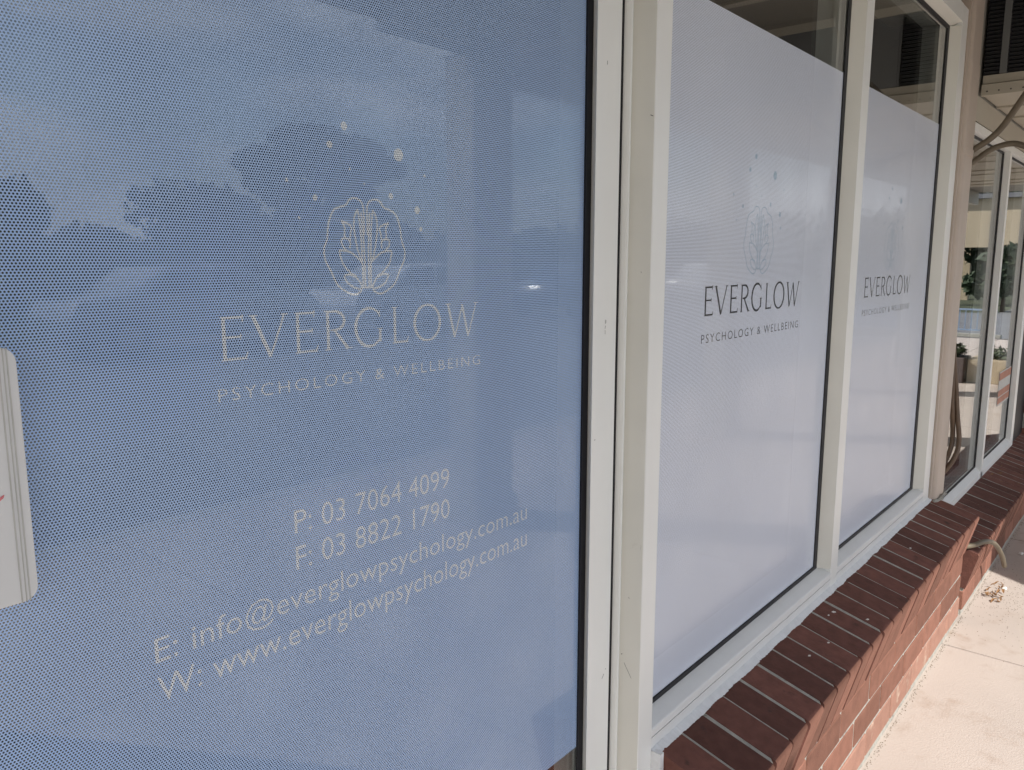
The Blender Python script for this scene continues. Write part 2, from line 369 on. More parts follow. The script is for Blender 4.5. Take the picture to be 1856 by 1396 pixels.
LOGO = [[(.0016, -.0196), (-.0105, -.0195), (-.0135, -.0258), (-.0265, -.0299), (-.0436, -.0234), (-.0575, -.0129), (-.067, .0058), (-.076, .0202), (-.0783, .0365), (-.0722, .0529), (-.0703, .0673), (-.0657, .0837), (-.057, .0953), (-.0366, .1023), (-.0308, .1098), (-.0199, .113), (-.0075, .1088), (-.0034, .0965), (-.0030, .0589)],
 [(-.0436, -.0014), (-.0336, .0004), (-.0189, -.0057), (-.01, -.0199), (-.0209, -.0205), (-.0361, -.013), (-.0436, -.0014)],
 [(-.0513, .0359), (-.0323, .0341), (-.0156, .0239), (-.0077, .0144), (-.0073, -.0025)], [(-.0513, .0359), (-.0457, .0173), (-.0313, .0028), (-.0193, -.0025)],
 [(-.0471, .0519), (-.0382, .0542), (-.0304, .0487), (-.0314, .0393)], [(-.0471, .0519), (-.0451, .0432), (-.0377, .0365)],
 [(-.0461, .0793), (-.0279, .0717), (-.0297, .0602), (-.0305, .0498)], [(-.0461, .0793), (-.04, .0702), (-.0407, .0578), (-.0382, .0542)],
 [(-.0144, .0971), (-.0205, .0875), (-.0224, .0687), (-.0167, .0375), (-.0077, .0144)], [(-.0144, .0971), (-.0097, .0587), (-.0076, -.0186)], [(-.0082, .0932), (-.0041, .0378), (-.0036, -.0186)]]
DOTS = [(-.0355, .2149, 26), (-.0623, .1858, 22), (.0694, .184, 42), (-.0269, .1547, 9), (.1245, .1563, 11), (-.0002, .1352, 7), (-.1369, .131, 12), (-.0906, .1099, 18), (-.1187, .0807, 9), (.0517, .1202, 20), (.1071, .1012, 26), (.1147, .0711, 14)]
def branding(film, x0, zb, k, y, mtext, mlogo, lw, ps=1, bold=1):
    """the name, the line below it and the emblem; x0 left of the name, zb its baseline, k the scale"""
    x0 *= ps; zb *= ps; k *= ps
    cap = .058 * k; mb = MB()
    for i, (pts, wd) in enumerate(glyphs()):
        ribbon(mb, [(x0 + a * cap, zb + b * cap) for a, b in pts], [q * cap * bold for q in wd] if isinstance(wd, list) else wd * cap * bold, y - .000003 * i)
    obj('name_lettering', mb, mtext, film)
    obj('tagline_lettering', font_mesh('PSYCHOLOGY & WELLBEING', x0 - .010 * k, x0 + .502 * k, zb - .054 * k, zb - .0365 * k, y, 1.28, -.006), mtext, film)
    lg = MB(); cx = x0 + .2465 * k; i = 0
    for line in LOGO:
        for sgn in (1, -1):
            P = [Vector((a, b, 0)) for a, b in line]
            q = smooth_path(P, 5)
            ribbon(lg, [(cx + sgn * v.x * k, zb + .110 * k + v.y * k) for v in q], lw, y - .000003 * i); i += 1
    for a, b, r in DOTS:
        rr = r * .000235 * k
        lg.add([(cx + a * k + rr * math.cos(t * math.pi / 7), y - .00002, zb + (.110 + b) * k + rr * math.sin(t * math.pi / 7)) for t in range(14)], [tuple(range(14))])
    obj('flower_emblem', lg, mlogo, film)

# ------------------------------------------------------------------ glazed door with the blue film
TOP = .80
door = thing('shop_door', 'white framed glass door covered in blue perforated film with contact details', 'door', (.55, .745, G0))
obj('glass_pane', MB().box(.10, 1.0692, .739, .745, G0 + .16, .86), 'glass_film', door)
fm = obj('blue_film', MB().box(.105, 1.0525, .73888, .73896, -.845, .845), 'film_blue', door)
branding(fm, .427, -.1025, .775, .73886, 'print_white', 'print_white', .0024, .7384 / .745)
CT = [('P: 03 7064 4099', .503, .752, -.3075), ('F: 03 8822 1790', .503, .752, -.3505), ('E: info@everglowpsychology.com.au', .336, .921, -.3965), ('W: www.everglowpsychology.com.au', .336, .921, -.4395)]
PS = .7384 / .745
for txt, a, b, z in CT:
    obj('contact_lettering', font_mesh(txt, a * PS, b * PS, z * PS, (z + .0275) * PS, .73886, 1.0, -.005), 'print_white', fm)
obj('gasket', MB().box(1.0527, 1.0692, .7355, .7387, -1.2, .86), 'black', door)
# stile: narrow bead at the glass, flat face outside
obj('stile', MB().prism([(1.062, .724), (1.130, .724), (1.132, .726), (1.132, .80), (1.0695, .80), (1.0695, .7386)], G0 + .01, 1.0, 'z'), 'white', door, bevel=0)
obj('stile', MB().box(.02, .098, .724, .80, G0 + .01, 1.0), 'white', door, bevel=.002)
obj('bottom_rail', MB().box(.098, 1.0615, .726, .80, G0 + .01, G0 + .16), 'white', door, bevel=.002)
obj('top_rail', MB().box(.098, 1.0615, .726, .80, .862, 1.0), 'white', door, bevel=.002)
obj('weather_seal', MB().box(1.1323, 1.1361, .7235, .79, G0 + .01, 1.0), 'black', door)
# scuffs and chips on the paint
def scuff(parent, pts, wd, y):
    mb = MB()
    for p in pts: ribbon(mb, p, wd, y)
    obj('scuff_mark', mb, 'scuff', parent)
stl = [o for o in door.children if o.name.startswith('stile')][0]
scuff(stl, [[(1.097, -.097), (1.0975, -.104)], [(1.0985, -.107), (1.0965, -.112)], [(1.097, -.114), (1.0975, -.121)], [(1.0995, -.098), (1.0993, -.103)]], .0009, .72375)
scuff(stl, [[(1.071, -.295), (1.0735, -.2945)], [(1.118, -.72), (1.1195, -.7215)], [(1.107, -.735), (1.113, -.728)], [(1.09, .30), (1.0905, .306)]], .0011, .7237)
# plastic plate on the door, mostly out of frame
def rounded(x0, x1, z0, z1, r, n=6):
    P = []
    for cx, cz, a in ((x1 - r, z1 - r, 0), (x0 + r, z1 - r, 90), (x0 + r, z0 + r, 180), (x1 - r, z0 + r, 270)):
        P += [(cx + r * math.cos(R(a + 90 * k / n)), cz + r * math.sin(R(a + 90 * k / n))) for k in range(n + 1)]
    return P
pl = obj('door_plate', MB().prism(rounded(.035, .2245, -.2765, -.0675, .012), .700, .7385, 'y'), 'plate', door, bevel=.0015, label='white rounded plastic plate with grooves down its edge')
for gx, gw in ((.2112, .0009), (.2146, .0007), (.2172, .0009)):
    obj('groove', MB().box(gx, gx + gw, .6992, .7012, -.2760, -.0680), 'plate_groove', pl)
mk = MB(); ribbon(mk, [(.1975, -.1890), (.2020, -.1875), (.2048, -.1858), (.2062, -.1842)], [.001, .0028, .0022, .001], .6996); obj('red_mark', mk, 'red', pl)

# ------------------------------------------------------------------ white filmed windows
def window(label, xa, xb, x_post, post_poly, jamb_poly, tx, fe, ge):
    t = thing('shop_window', label, 'shop window', ((xa + xb) / 2, .70, -.9), 'filmed shop windows above the brick wall')
    obj('mullion', MB().prism(post_poly, x_post, TOP + .06, 'z'), 'white', t, bevel=.0012)
    if jamb_poly: obj('jamb', MB().prism(jamb_poly, -.9025, TOP + .06, 'z'), 'white', t, bevel=.0012)
    obj('bottom_rail', MB().prism([(.675, -.8755), (.675, -.861), (.677, -.859), (.7095, -.8465), (.7095, -.8545), (.80, -.8545), (.80, -.8755)], xa, xb, 'x'), 'cream' if False else 'sill_rail', t)
    obj('rail_base', MB().prism([(.677, -.9025), (.6745, -.8772), (.80, -.8772), (.80, -.9025)], xa, xb, 'x'), 'sill_rail', t)
    obj('top_rail', MB().box(xa, xb, .675, .80, .804, .862), 'white', t, bevel=.0015)
    obj('glass_pane', MB().box(xa - .001, xb + .001, .710, .716, -.8545, .804), 'glass', t)
    f = obj('white_film', MB().box(xa - .004, fe, .70988, .70996, -.8355, .4625), 'film_white', t)
    branding(f, tx, -.110, 1.0, .70986, 'print_dark', 'print_pale', .0023, .7094 / .7195, 1.14)
    g = MB().box(fe + .0005, ge, .7072, .7093, -.8362, .7755)
    g.box(xa + .0005, ge, .7072, .7093, -.8463, -.8362); g.box(xa + .0005, ge, .7072, .7093, .7755, .7905)
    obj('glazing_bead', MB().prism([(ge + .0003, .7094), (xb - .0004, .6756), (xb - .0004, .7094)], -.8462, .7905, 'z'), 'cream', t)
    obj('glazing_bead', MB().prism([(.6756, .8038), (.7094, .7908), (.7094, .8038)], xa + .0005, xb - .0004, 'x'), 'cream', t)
    obj('gasket', g, 'black', t)
    return t
w1 = window('wider filmed window with dark lettering next to the blue door', 1.204, 2.174, G0, [(1.1363, .80), (1.1363, .715), (1.148, .715), (1.1567, .675), (1.2038, .675), (1.2038, .80)], None, 1.443, 2.1305, 2.1535)
def side_scuff(parent, pts, x0, y0, x1, y1, wd):
    """marks on a slanted reveal: t runs from the glass side (0) to the front (1)"""
    mb = MB(); nx, ny = (y0 - y1), -(x0 - x1); l = math.hypot(nx, ny); nx, ny = -abs(nx) / l * .0006, -abs(ny) / l * .0006
    for (ta, za), (tb, zb) in pts:
        A = (x0 + (x1 - x0) * ta + nx, y0 + (y1 - y0) * ta + ny); B = (x0 + (x1 - x0) * tb + nx, y0 + (y1 - y0) * tb + ny)
        mb.add([(*A, za), (*B, zb), (*B, zb + wd), (*A, za + wd)], [(0, 1, 2, 3)])
    obj('scuff_mark', mb, 'scuff', parent)
obj('reveal_shade_strip', MB().prism([(1.1471, .7140), (1.1557, .6768), (1.1566, .6768), (1.1480, .7140)], G0, .855, 'z'), 'cream', w1)  # thin sheet added to lay painted shade over the mullion's reveal
mu1 = [o for o in w1.children if o.name.startswith('mullion')][0]
side_scuff(mu1, [((.25, -.715), (.62, -.742)), ((.85, .228), (.97, .226)), ((.4, -.59), (.44, -.592)), ((.9, -.5), (.93, -.49)), ((.1, -.70), (.16, -.699)), ((.6, -.02), (.63, -.022))], 1.1471, .714, 1.1557, .6768, .0014)
obj('stop_bead', MB().prism([(1.1363, .7148), (1.1368, .7105), (1.1415, .7105), (1.142, .7148)], G0, .86, 'z'), 'white', w1)
w2 = window('filmed window with fainter lettering beside the downpipe', 2.230, 3.190, -.9025, [(2.1745, .80), (2.1745, .675), (2.2298, .675), (2.2298, .80)], [(3.1905, .80), (3.1905, .675), (3.272, .675), (3.272, .80)], 2.459, 3.134, 3.166)
ck = MB()
xx = 1.2045; prev = None; vs = []; n = 420
for k in range(n + 1):
    x = 1.2045 + (3.285 - 1.2045) * k / n
    d = random.uniform(-.0008, .0008) + .0013 * math.sin(x * 41 + 2 * math.sin(x * 17)) + (.0022 if random.random() < .03 else 0); vs += [(x, .6765, -.8995 + random.uniform(-.001, .001)), (x, .6615 + d, -.9085 + d * .25), (x, .69, -.912)]
ck.add(vs, [(3 * i + j, 3 * i + j + 1, 3 * i + j + 4, 3 * i + j + 3) for i in range(n) for j in (0, 1)])
obj('sealant', ck, 'caulk', wall1)
obj('sealant', MB().box(1.2042, 1.2155, .655, .690, G0, -.903), 'caulk', wall1)

# ------------------------------------------------------------------ shop building: masonry, interior
sb = thing('shop_building', 'shop building wall above and behind the filmed windows', 'shop building', (0, 1.2, G0))
obj('upper_wall', MB().box(-8, 3.46, .70, .95, .8625, 3.2), 'wall', sb)
obj('upper_wall', MB().box(3.46, 14, .70, .95, .63, 3.2), 'wall', sb)
obj('wall', MB().box(-8, .015, .70, .95, G0, .8625), 'wall', sb)
obj('wall', MB().box(6.36, 14, .70, .95, G0, .63), 'wall', sb)
obj('stall_riser', MB().box(1.21, 5.80, .705, .80, G0, -1.09), 'wall', sb)
obj('stall_riser', MB().box(1.21, 3.42, .805, .82, -1.09, -.905), 'wall', sb)
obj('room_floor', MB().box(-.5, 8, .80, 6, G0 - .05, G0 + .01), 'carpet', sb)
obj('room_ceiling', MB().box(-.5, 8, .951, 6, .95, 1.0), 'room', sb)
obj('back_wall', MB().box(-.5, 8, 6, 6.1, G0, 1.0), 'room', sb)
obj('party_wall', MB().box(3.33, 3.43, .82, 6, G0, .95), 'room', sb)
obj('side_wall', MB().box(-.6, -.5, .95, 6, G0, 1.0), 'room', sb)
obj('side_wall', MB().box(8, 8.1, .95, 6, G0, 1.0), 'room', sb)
obj('door_head', MB().box(.0, 1.1363, .70, .80, 1.0, 1.06), 'white', sb)

# ------------------------------------------------------------------ downpipe and conduits
dp = thing('downpipe', 'pinkish cream square downpipe between the two shopfronts', 'downpipe', (3.37, .70, -.9))
def rrect(x0, x1, y0, y1, r): return rounded(x0, x1, y0, y1, r, 5)
obj('pipe', MB().prism(rrect(3.292, 3.452, .655, .78, .022), -.93, .70, 'z'), 'pipe', dp, smooth=False)
obj('pipe_seam', MB().box(3.276, 3.2915, .668, .70, -.905, 1.0), 'pipe', dp)
obj('bracket', MB().prism(rrect(3.2895, 3.4545, .6525, .78, .023), .375, .400, 'z'), 'pipe', dp)
obj('upper_pipe', MB().prism(rrect(3.2945, 3.4495, .6575, .78, .021), .70, 1.03, 'z'), 'pipe', dp)
mo = MB().tube(smooth_path([(3.27, .655, -.912), (3.33, .648, -.917), (3.40, .65, -.914), (3.46, .655, -.920)], 4), [.005 + random.uniform(0, .006) for _ in range(13)], 6)
obj('mortar_dab', mo, 'mortar', dp)
tag(obj('conduit', MB().tube(smooth_path([(3.43, .70, .36), (3.452, .662, .402), (3.455, .61, .438), (3.448, .57, .478), (3.40, .515, .55), (3.30, .44, .64), (3.2, .36, .75), (3.15, .30, 1.03)]), .0115, 10), 'hose', smooth=True, loc=(3.45, .66, 1.7)), 'tan conduit rising steeply from the downpipe to the ceiling', 'conduit', 'tan conduits round the downpipe')
tag(obj('conduit', MB().tube(smooth_path([(3.43, .70, .330), (3.457, .655, .362), (3.465, .615, .395), (3.468, .58, .412), (3.47, .53, .418), (3.47, .46, .395), (3.45, .36, .40), (3.42, .2, .55), (3.40, .05, .69)]), .0105, 10), 'hose', smooth=True, loc=(3.45, .66, 1.7)), 'tan conduit arching out nearly level from the downpipe', 'conduit', 'tan conduits round the downpipe')
tag(obj('conduit', MB().tube(smooth_path([(3.460, .68, -.22), (3.465, .672, -.36), (3.466, .664, -.468), (3.470, .660, -.556), (3.509, .655, -.672), (3.505, .655, -.739), (3.47, .668, -.80), (3.44, .69, -.83)]), .0095, 10), 'hose_dark', smooth=True, loc=(3.46, .66, .6)), 'brown conduit hanging close against the downpipe, the inner of the pair', 'conduit', 'tan conduits round the downpipe')
tag(obj('conduit', MB().tube(smooth_path([(3.462, .68, -.20), (3.470, .668, -.36), (3.495, .655, -.492), (3.50, .643, -.603), (3.50, .628, -.712), (3.48, .636, -.776), (3.465, .665, -.835), (3.44, .69, -.86)]), .0095, 10), 'hose_dark', smooth=True, loc=(3.47, .66, .6)), 'brown conduit bowing out from the downpipe, the outer of the pair', 'conduit', 'tan conduits round the downpipe')
tag(obj('drain_hose', MB().tube(smooth_path([(3.33, .60, -1.10), (3.405, .535, -1.095), (3.47, .508, -1.092), (3.57, .492, -1.118), (3.66, .482, -1.165), (3.735, .473, -1.225), (3.775, .468, -1.275)]), .0098, 10), 'hose', smooth=True, loc=(3.6, .5, .25)), 'tan drain hose sticking out over the lower brick sill', 'hose')

# ------------------------------------------------------------------ neighbouring shopfront (clear glass)
nb = thing('shop_window', 'clear glass shopfront beyond the downpipe reflecting the street', 'shop window', (4.6, .71, -1.08))
def post(x0, x1, name): obj(name, MB().box(x0, x1, .69, .79, -1.083, .50), 'white', nb, bevel=.0012)
post(3.44, 3.50, 'jamb'); post(4.446, 4.487, 'mullion'); post(5.3065, 5.389, 'jamb')
obj('bottom_rail', MB().prism([(.69, -1.085), (.69, -1.047), (.7195, -1.026), (.79, -1.026), (.79, -1.085)], 3.5, 5.3065, 'x'), 'sill_rail', nb)
obj('top_rail', MB().box(3.44, 5.389, .69, .79, .50, .530), 'white', nb, bevel=.0012)
obj('fascia', MB().box(3.456, 5.80, .692, .79, .536, .63), 'cream_beam', nb)
obj('side_panel', MB().box(5.389, 5.80, .70, .79, -1.083, .535), 'black', nb)
for a, b in ((3.5, 4.446), (4.487, 5.3065)):
    pn = obj('glass_pane', MB().box(a, b, .7195, .7255, -1.026, .50), 'glass_dim', nb)
    g = MB().box(b - .019, b - .0005, .716, .719, -1.024, .499); g.box(a + .001, b - .02, .716, .719, -1.0255, -1.018); g.box(a + .001, b - .02, .716, .719, .49, .4985)
    obj('gasket', g, 'black', nb)
st = thing('safety_sticker', 'orange and white striped sticker on the clear shopfront glass', 'sticker', (5.1, .7185, -.68))
obj('backing', MB().box(4.92, 5.28, .7182, .7192, -.785, -.598), 'stwhite', st)
for za, zb in ((-.645, -.605), (-.735, -.700), (-.775, -.741)):
    obj('stripe', MB().box(4.9201, 5.2799, .7174, .7181, za, zb), 'orange', st)

# ------------------------------------------------------------------ veranda over the footpath
ve = thing('veranda', 'veranda roof with cream lining over the footpath', 'veranda', (2, -.4, 1.03))
for k in range(14):
    x0 = -8 + k * 1.6
    obj('lining_sheet', MB().box(x0 + .003, x0 + 1.597, -1.17, .698, 1.03, 1.05), 'soffit', ve)
    obj('cover_strip', MB().box(x0 - .025, x0 + .025, -1.17, .698, 1.018, 1.0296), 'cream_beam', ve)
obj('roof_deck', MB().box(-8, 2.82, -1.165, .699, 1.06, 1.16), 'greypanel', ve)
obj('roof_deck', MB().box(2.82, 14.4, -1.72, .699, 1.20, 1.26), 'greypanel', ve)
obj('edge_beam', MB().box(-8, 2.94, -1.20, -1.1705, .985, 1.20), 'cream_beam', ve)
obj('edge_beam', MB().box(3.23, 14.4, -1.23, -1.1705, .845, 1.20), 'cream_beam', ve)
obj('gutter', MB().box(-8, 2.225, -1.31, -1.205, 1.14, 1.25), 'greypanel', ve)
obj('sill_shade_box', MB().box(2.23, 2.815, -1.50, -1.205, 1.155, 1.27), 'greypanel', ve)  # unseen box added to cast shadow on the lower sill's top
obj('gutter', MB().box(2.825, 14.4, -1.80, -1.721, 1.15, 1.27), 'greypanel', ve)
for x, lb in ((-5.3, 'farthest left behind the door'), (-2.54, 'left of the door out of frame'), (.20, 'opposite the blue door'), (2.94, 'opposite the filmed windows'), (5.72, 'opposite the clear shopfront'), (8.5, 'beyond the brick pier'), (11.2, 'at the far end of the footpath')):
    t = thing('veranda_post', 'square cream veranda post ' + lb, 'post', (x + .145, -1.3, G0), 'posts along the veranda edge')
    obj('shaft', MB().box(x, x + .29, -1.43, -1.235, G0, .99 if x < 3 else .99), 'cream_beam', t, bevel=.006)
    obj('base', MB().box(x - .02, x + .31, -1.45, -1.215, G0, G0 + .12), 'cream_beam', t, bevel=.004)
# dropped bulkhead with dark louvres across the footpath
bk = thing('bulkhead', 'dropped cream ceiling bulkhead with dark louvres across the footpath', 'bulkhead', (3.7, .2, .64))
XB = 3.67; Y0, Y1 = -.36, .690
obj('bottom_channel', MB().box(XB, XB + .03, Y0, Y1, .634, .675), 'cream_beam', bk)
obj('rail', MB().box(XB + .012, XB + .04, Y0, Y1, .679, .710), 'cream_beam', bk)
obj('top_rail', MB().box(XB, XB + .03, Y0, Y1, .995, 1.0295), 'cream_beam', bk)
for ya, yb in ((.610, .634), (.405, .425), (Y0, Y0 + .03)):
    obj('divider', MB().box(XB, XB + .02, ya, yb, .7105, .9945), 'greypanel', bk)
for ya, yb in ((.634, .69), (.425, .610)):
    for k in range(19):
        z = .714 + k * .0148
        obj('slat', MB().prism([(XB + .004, z), (XB + .006, z + .0095), (XB + .016, z + .0135), (XB + .014, z + .003)], ya + .0005, yb - .0005, 'y'), 'louvre', bk)
obj('louvre_back', MB().box(XB + .02, XB + .03, .4255, .69, .7105, .9945), 'louvre', bk)
obj('grey_panel', MB().box(XB + .006, XB + .02, Y0 + .0305, .4045, .7105, .9945), 'greypanel', bk)
for k in range(26):
    yy = Y0 + .03 + k * .04
    obj('screw', MB().prism([(yy + .003 * math.cos(a), .648 + .003 * math.sin(a)) for a in [j * math.pi / 3 for j in range(6)]], XB - .0012, XB, 'x'), 'black', bk)
for k in range(5):
    x0 = 3.702 + k * .9
    obj('ceiling_sheet', MB().box(x0 + .003, x0 + .897, Y0, .690, .640, .652), 'cream_beam', bk)
    obj('batten', MB().box(x0 + .30, x0 + .33, Y0, .690, .632, .6395), 'cream_beam', bk)
    obj('batten', MB().box(x0 + .62, x0 + .65, Y0, .690, .632, .6395), 'cream_beam', bk)
obj('side_fascia', MB().box(XB + .0305, 8.2, Y0 - .02, Y0 - .001, .63, 1.0295), 'cream_beam', bk)

# ------------------------------------------------------------------ litter on the footpath
lv = MB()
for k in range(26):
    cx, cy = 3.715 + random.gauss(0, .045), .49 + random.gauss(0, .016)
    a = random.uniform(0, 6.28); l, wd = random.uniform(.007, .016), random.uniform(.003, .006)
    d = Vector((math.cos(a), math.sin(a), 0)); n = Vector((-d.y, d.x, 0)); z = G0 + random.uniform(.002, .012)
    P = [Vector((cx, cy, z)) + d * (t - .5) * l * 2 + Vector((0, 0, .006 * math.sin(t * 3.1 + k))) for t in (0, .33, .66, 1)]
    W = [.2, 1, .8, .1]; vs = []
    for p, q in zip(P, W): vs += [p + n * wd * q + Vector((0, 0, .004 * q)), p, p - n * wd * q + Vector((0, 0, .003 * q))]
    lv.add(vs, [(3 * i + j, 3 * i + j + 1, 3 * i + j + 4, 3 * i + j + 3) for i in range(3) for j in (0, 1)])
tag(obj('dry_leaves', lv, 'dry', loc=(3.715, .49, 0), kind='stuff'), 'small heap of brown dry leaves on the pink footpath', 'dry leaves')
def blob(name, x, y, z, r, h, m, label, cat, group=None):
    mb = MB(); n = 9; ring = []
    for k in range(n):
        rr = r * random.uniform(.6, 1.2); ring.append((x + rr * math.cos(2 * math.pi * k / n), y + rr * .7 * math.sin(2 * math.pi * k / n)))
    vs = [(a, b, z) for a, b in ring] + [(x + (a - x) * .6, y + (b - y) * .6, z + h) for a, b in ring] + [(x, y, z + h * 1.1)]
    mb.add(vs, [(k, (k + 1) % n, n + (k + 1) % n, n + k) for k in range(n)] + [(n + k, n + (k + 1) % n, 2 * n) for k in range(n)])
    return tag(obj(name, mb, m, loc=(x, y, 0)), label, cat, group)
blob('paper_scrap', 3.812, .462, G0, .016, .006, 'paper', 'white crumpled scrap beside the dry leaves', 'paper scrap')
blob('paper_scrap', 4.33, .475, G0, .018, .007, 'paper', 'small white scrap lying in the shade near the far wall', 'paper scrap')
def on_sill(y): return -.952 + (y - .508) * .2784 + .0015
for x, y, r, lb in ((2.06, .625, .007, 'largest pale bird dropping on the sill, close to the window rail'), (2.03, .628, .004, 'tiny pale bird dropping just left of the largest one'), (2.115, .555, .006, 'pale bird dropping near the front edge of the sill'), (1.80, .595, .005, 'bird dropping nearest the camera on the brick sill'), (1.90, .585, .0045, 'small bird dropping second nearest the camera on the sill'), (2.72, .60, .005, 'farthest bird dropping on the sill under the faint window')):
    blob('bird_dropping', x, y, on_sill(y), r, .0015, 'paper', lb, 'bird dropping', 'bird droppings on the brick sill')
for k in range(9):
    pass
lf = MB()
for k in range(22):
    x, y = random.uniform(4.5, 5.7), random.uniform(.53, .68); z = on_sill(y) - .174 + .001; a = random.uniform(0, 6.28); l = random.uniform(.008, .02)
    d = Vector((math.cos(a), math.sin(a), 0)) * l; n = Vector((-d.y, d.x, 0)) * .35; p = Vector((x, y, z + .004))
    lf.add([p - d, p + n, p + d + Vector((0, 0, .006)), p - n], [(0, 1, 2, 3)])
gr = MB()
for k in range(1100):
    x = random.uniform(1.3, 5.7); y = .547 - abs(random.gauss(0, .007)); r = random.uniform(.0006, .0024)
    if 3.4 < x < 3.42: continue
    a = random.uniform(0, 6.28); P = [(x + r * math.cos(a + t * 2.094), y + r * math.sin(a + t * 2.094), G0 - .001) for t in range(3)]
    gr.add(P + [(x, y, G0 + r * .7)], [(0, 1, 3), (1, 2, 3), (2, 0, 3)])
for k in range(500):
    x = random.gauss(3.75, .22); y = random.gauss(.43, .09); r = random.uniform(.0008, .0022)
    if y > .545: continue
    a = random.uniform(0, 6.28); P = [(x + r * math.cos(a + t * 2.094), y + r * math.sin(a + t * 2.094), G0 - .001) for t in range(3)]
    gr.add(P + [(x, y, G0 + r * .7)], [(0, 1, 3), (1, 2, 3), (2, 0, 3)])
tag(obj('grit', gr, 'grit', loc=(3.5, .53, 0), kind='stuff'), 'brown grit gathered along the foot of the brick walls', 'grit')
tag(obj('leaf_litter', lf, 'dry', loc=(5.1, .6, 0), kind='stuff'), 'scattered dry leaf bits on the far lower brick sill', 'leaf litter')

# ------------------------------------------------------------------ street seen in the glass
def leaves(mb, c, r, n, s, squash=.8):
    for _ in range(n):
        u = Vector((random.gauss(0, 1), random.gauss(0, 1), random.gauss(0, 1))).normalized() * (random.random() ** .45)
        p = Vector(c) + Vector((u.x * r, u.y * r, u.z * r * squash))
        a = Vector((random.gauss(0, 1), random.gauss(0, 1), random.gauss(0, 1))).normalized(); b = a.orthogonal().normalized(); k = s * random.uniform(.6, 1.4)
        mb.add([p - a * k, p + b * k * .55, p + a * k, p - b * k * .55], [(0, 1, 2, 3)])
def tree(x, y, h, wdt, label, seed, dens=1.0):
    random.seed(seed)
    t = thing('street_tree', label, 'tree', (x, y, G0 - .16), 'trees across the car park')
    z0 = G0 - .16
    tr = MB().tube([(x, y, z0), (x + .05 * h * .3, y, z0 + h * .25), (x, y + .04 * h, z0 + h * .55), (x + .02 * h, y, z0 + h * .8)], [h * .035, h * .026, h * .017, h * .006], 9)
    cr_ = MB()
    for k in range(11):
        a = random.uniform(0, 6.28); rr = wdt * random.uniform(.1, .36); zz = z0 + h * random.uniform(.42, .86)
        c = (x + rr * math.cos(a), y + rr * math.sin(a), zz)
        tr.tube([(x, y, z0 + h * random.uniform(.25, .5)), (x + (c[0] - x) * .5, y + (c[1] - y) * .5, z0 + h * .5), c], [h * .014, h * .009, h * .003], 6)
        leaves(cr_, c, wdt * random.uniform(.16, .26), int(260 * dens), .17)
    obj('trunk', tr, 'bark', t, smooth=True); obj('crown', cr_, 'leaf', t)
for x, y, h, wd, lb in ((7.0, -22, 3.7, 3.6, 'small bushy tree at the left edge of the door reflection'), (10.6, -24, 2.3, 3.2, 'lowest tree in the gap of the door reflection'),
                        (12.9, -21.6, 3.7, 4.4, 'low bushy tree left of the tall reflected tree'),
                        (15.6, -20.8, 3.2, 4.2, 'bushy tree at the foot of the tall flat-topped gum'), (19.4, -21, 2.9, 3.6, 'rounded low tree right of the tall gum trunk'),
                        (23.5, -22, 2.5, 5.0, 'low spreading tree behind the post reflection'), (29, -21, 2.7, 5.0, 'low tree seen between posts in the filmed window'), (36, -20, 2.8, 5.5, 'low broad tree right of the middle in the filmed window'), (44, -22, 3.4, 6.0, 'farthest tree in the filmed window reflection'),
                        (34, -3.0, 3.9, 3.6, 'dark tree behind the rail in the clear glass'), (40, -6.5, 5.0, 5.5, 'large tree behind the cream awning'), (27, -2.6, 2.0, 1.9, 'small green shrub tree behind the pale rail')):
    tree(x, y, h, wd, lb, int(x * 7))
# the tall flat-topped gum
random.seed(5)
gx, gy, gz = 17.4, -22, G0 - .16
gt_ = thing('street_tree', 'tall flat-topped gum tree reflected behind the emblem of the blue door', 'tree', (gx, gy, gz), 'trees across the car park')
tr = MB().tube([(gx, gy, gz), (gx + .15, gy, gz + 1.6), (gx - .1, gy, gz + 3.2), (gx + .2, gy, gz + 5.2)], [.26, .2, .15, .05], 9); crw = MB()
for dx, dz, rr in ((-2.3, 4.7, .95), (-1.2, 5.4, 1.1), (.1, 5.6, 1.2), (1.3, 5.3, 1.1), (2.3, 4.8, .9), (-2.7, 3.3, .8), (-1.5, 3.7, 1.0), (.2, 4.1, 1.0), (1.6, 3.5, .95), (2.7, 3.2, .7), (-2.0, 1.9, 1.1), (-.6, 2.3, 1.2), (1.0, 2.2, 1.1), (2.3, 1.8, .9), (-1.6, 4.6, 1.0), (-.3, 4.9, 1.1), (1.1, 4.5, 1.0), (-2.4, 4.0, .8), (2.2, 4.0, .8)):
    c = (gx + dx, gy + random.uniform(-.9, .9), gz + dz)
    tr.tube([(gx, gy, gz + dz * .55), (gx + dx * .6, gy, gz + dz * .8), c], [.09, .06, .02], 6)
    leaves(crw, c, rr, 900, .12, .5)
obj('trunk', tr, 'bark', gt_, smooth=True); obj('crown', crw, 'leaf', gt_)
random.seed(11)
hg = MB(); 
for k in range(170): leaves(hg, (-20 + (k % 85) * 1.25, -27 + random.uniform(-1, 1), G0 + (.5 if k < 85 else random.uniform(1.1, 1.9))), 1.15, 130, .2)
o = tag(obj('tree_line', hg, 'leaf', kind='stuff', loc=(20, -27, 0)), 'low dark mass of bushes behind the car park', 'bushes')

hb_ = MB()
for k in range(150): leaves(hb_, (random.uniform(48, 64), -18 + random.uniform(0, 17), G0 + random.uniform(.6, 3.6)), 1.6, 70, .28)
tag(obj('wooded_slope', hb_, 'leaf', kind='stuff', loc=(56, -9, 0)), 'dark wooded slope far beyond the pale rail', 'woods')
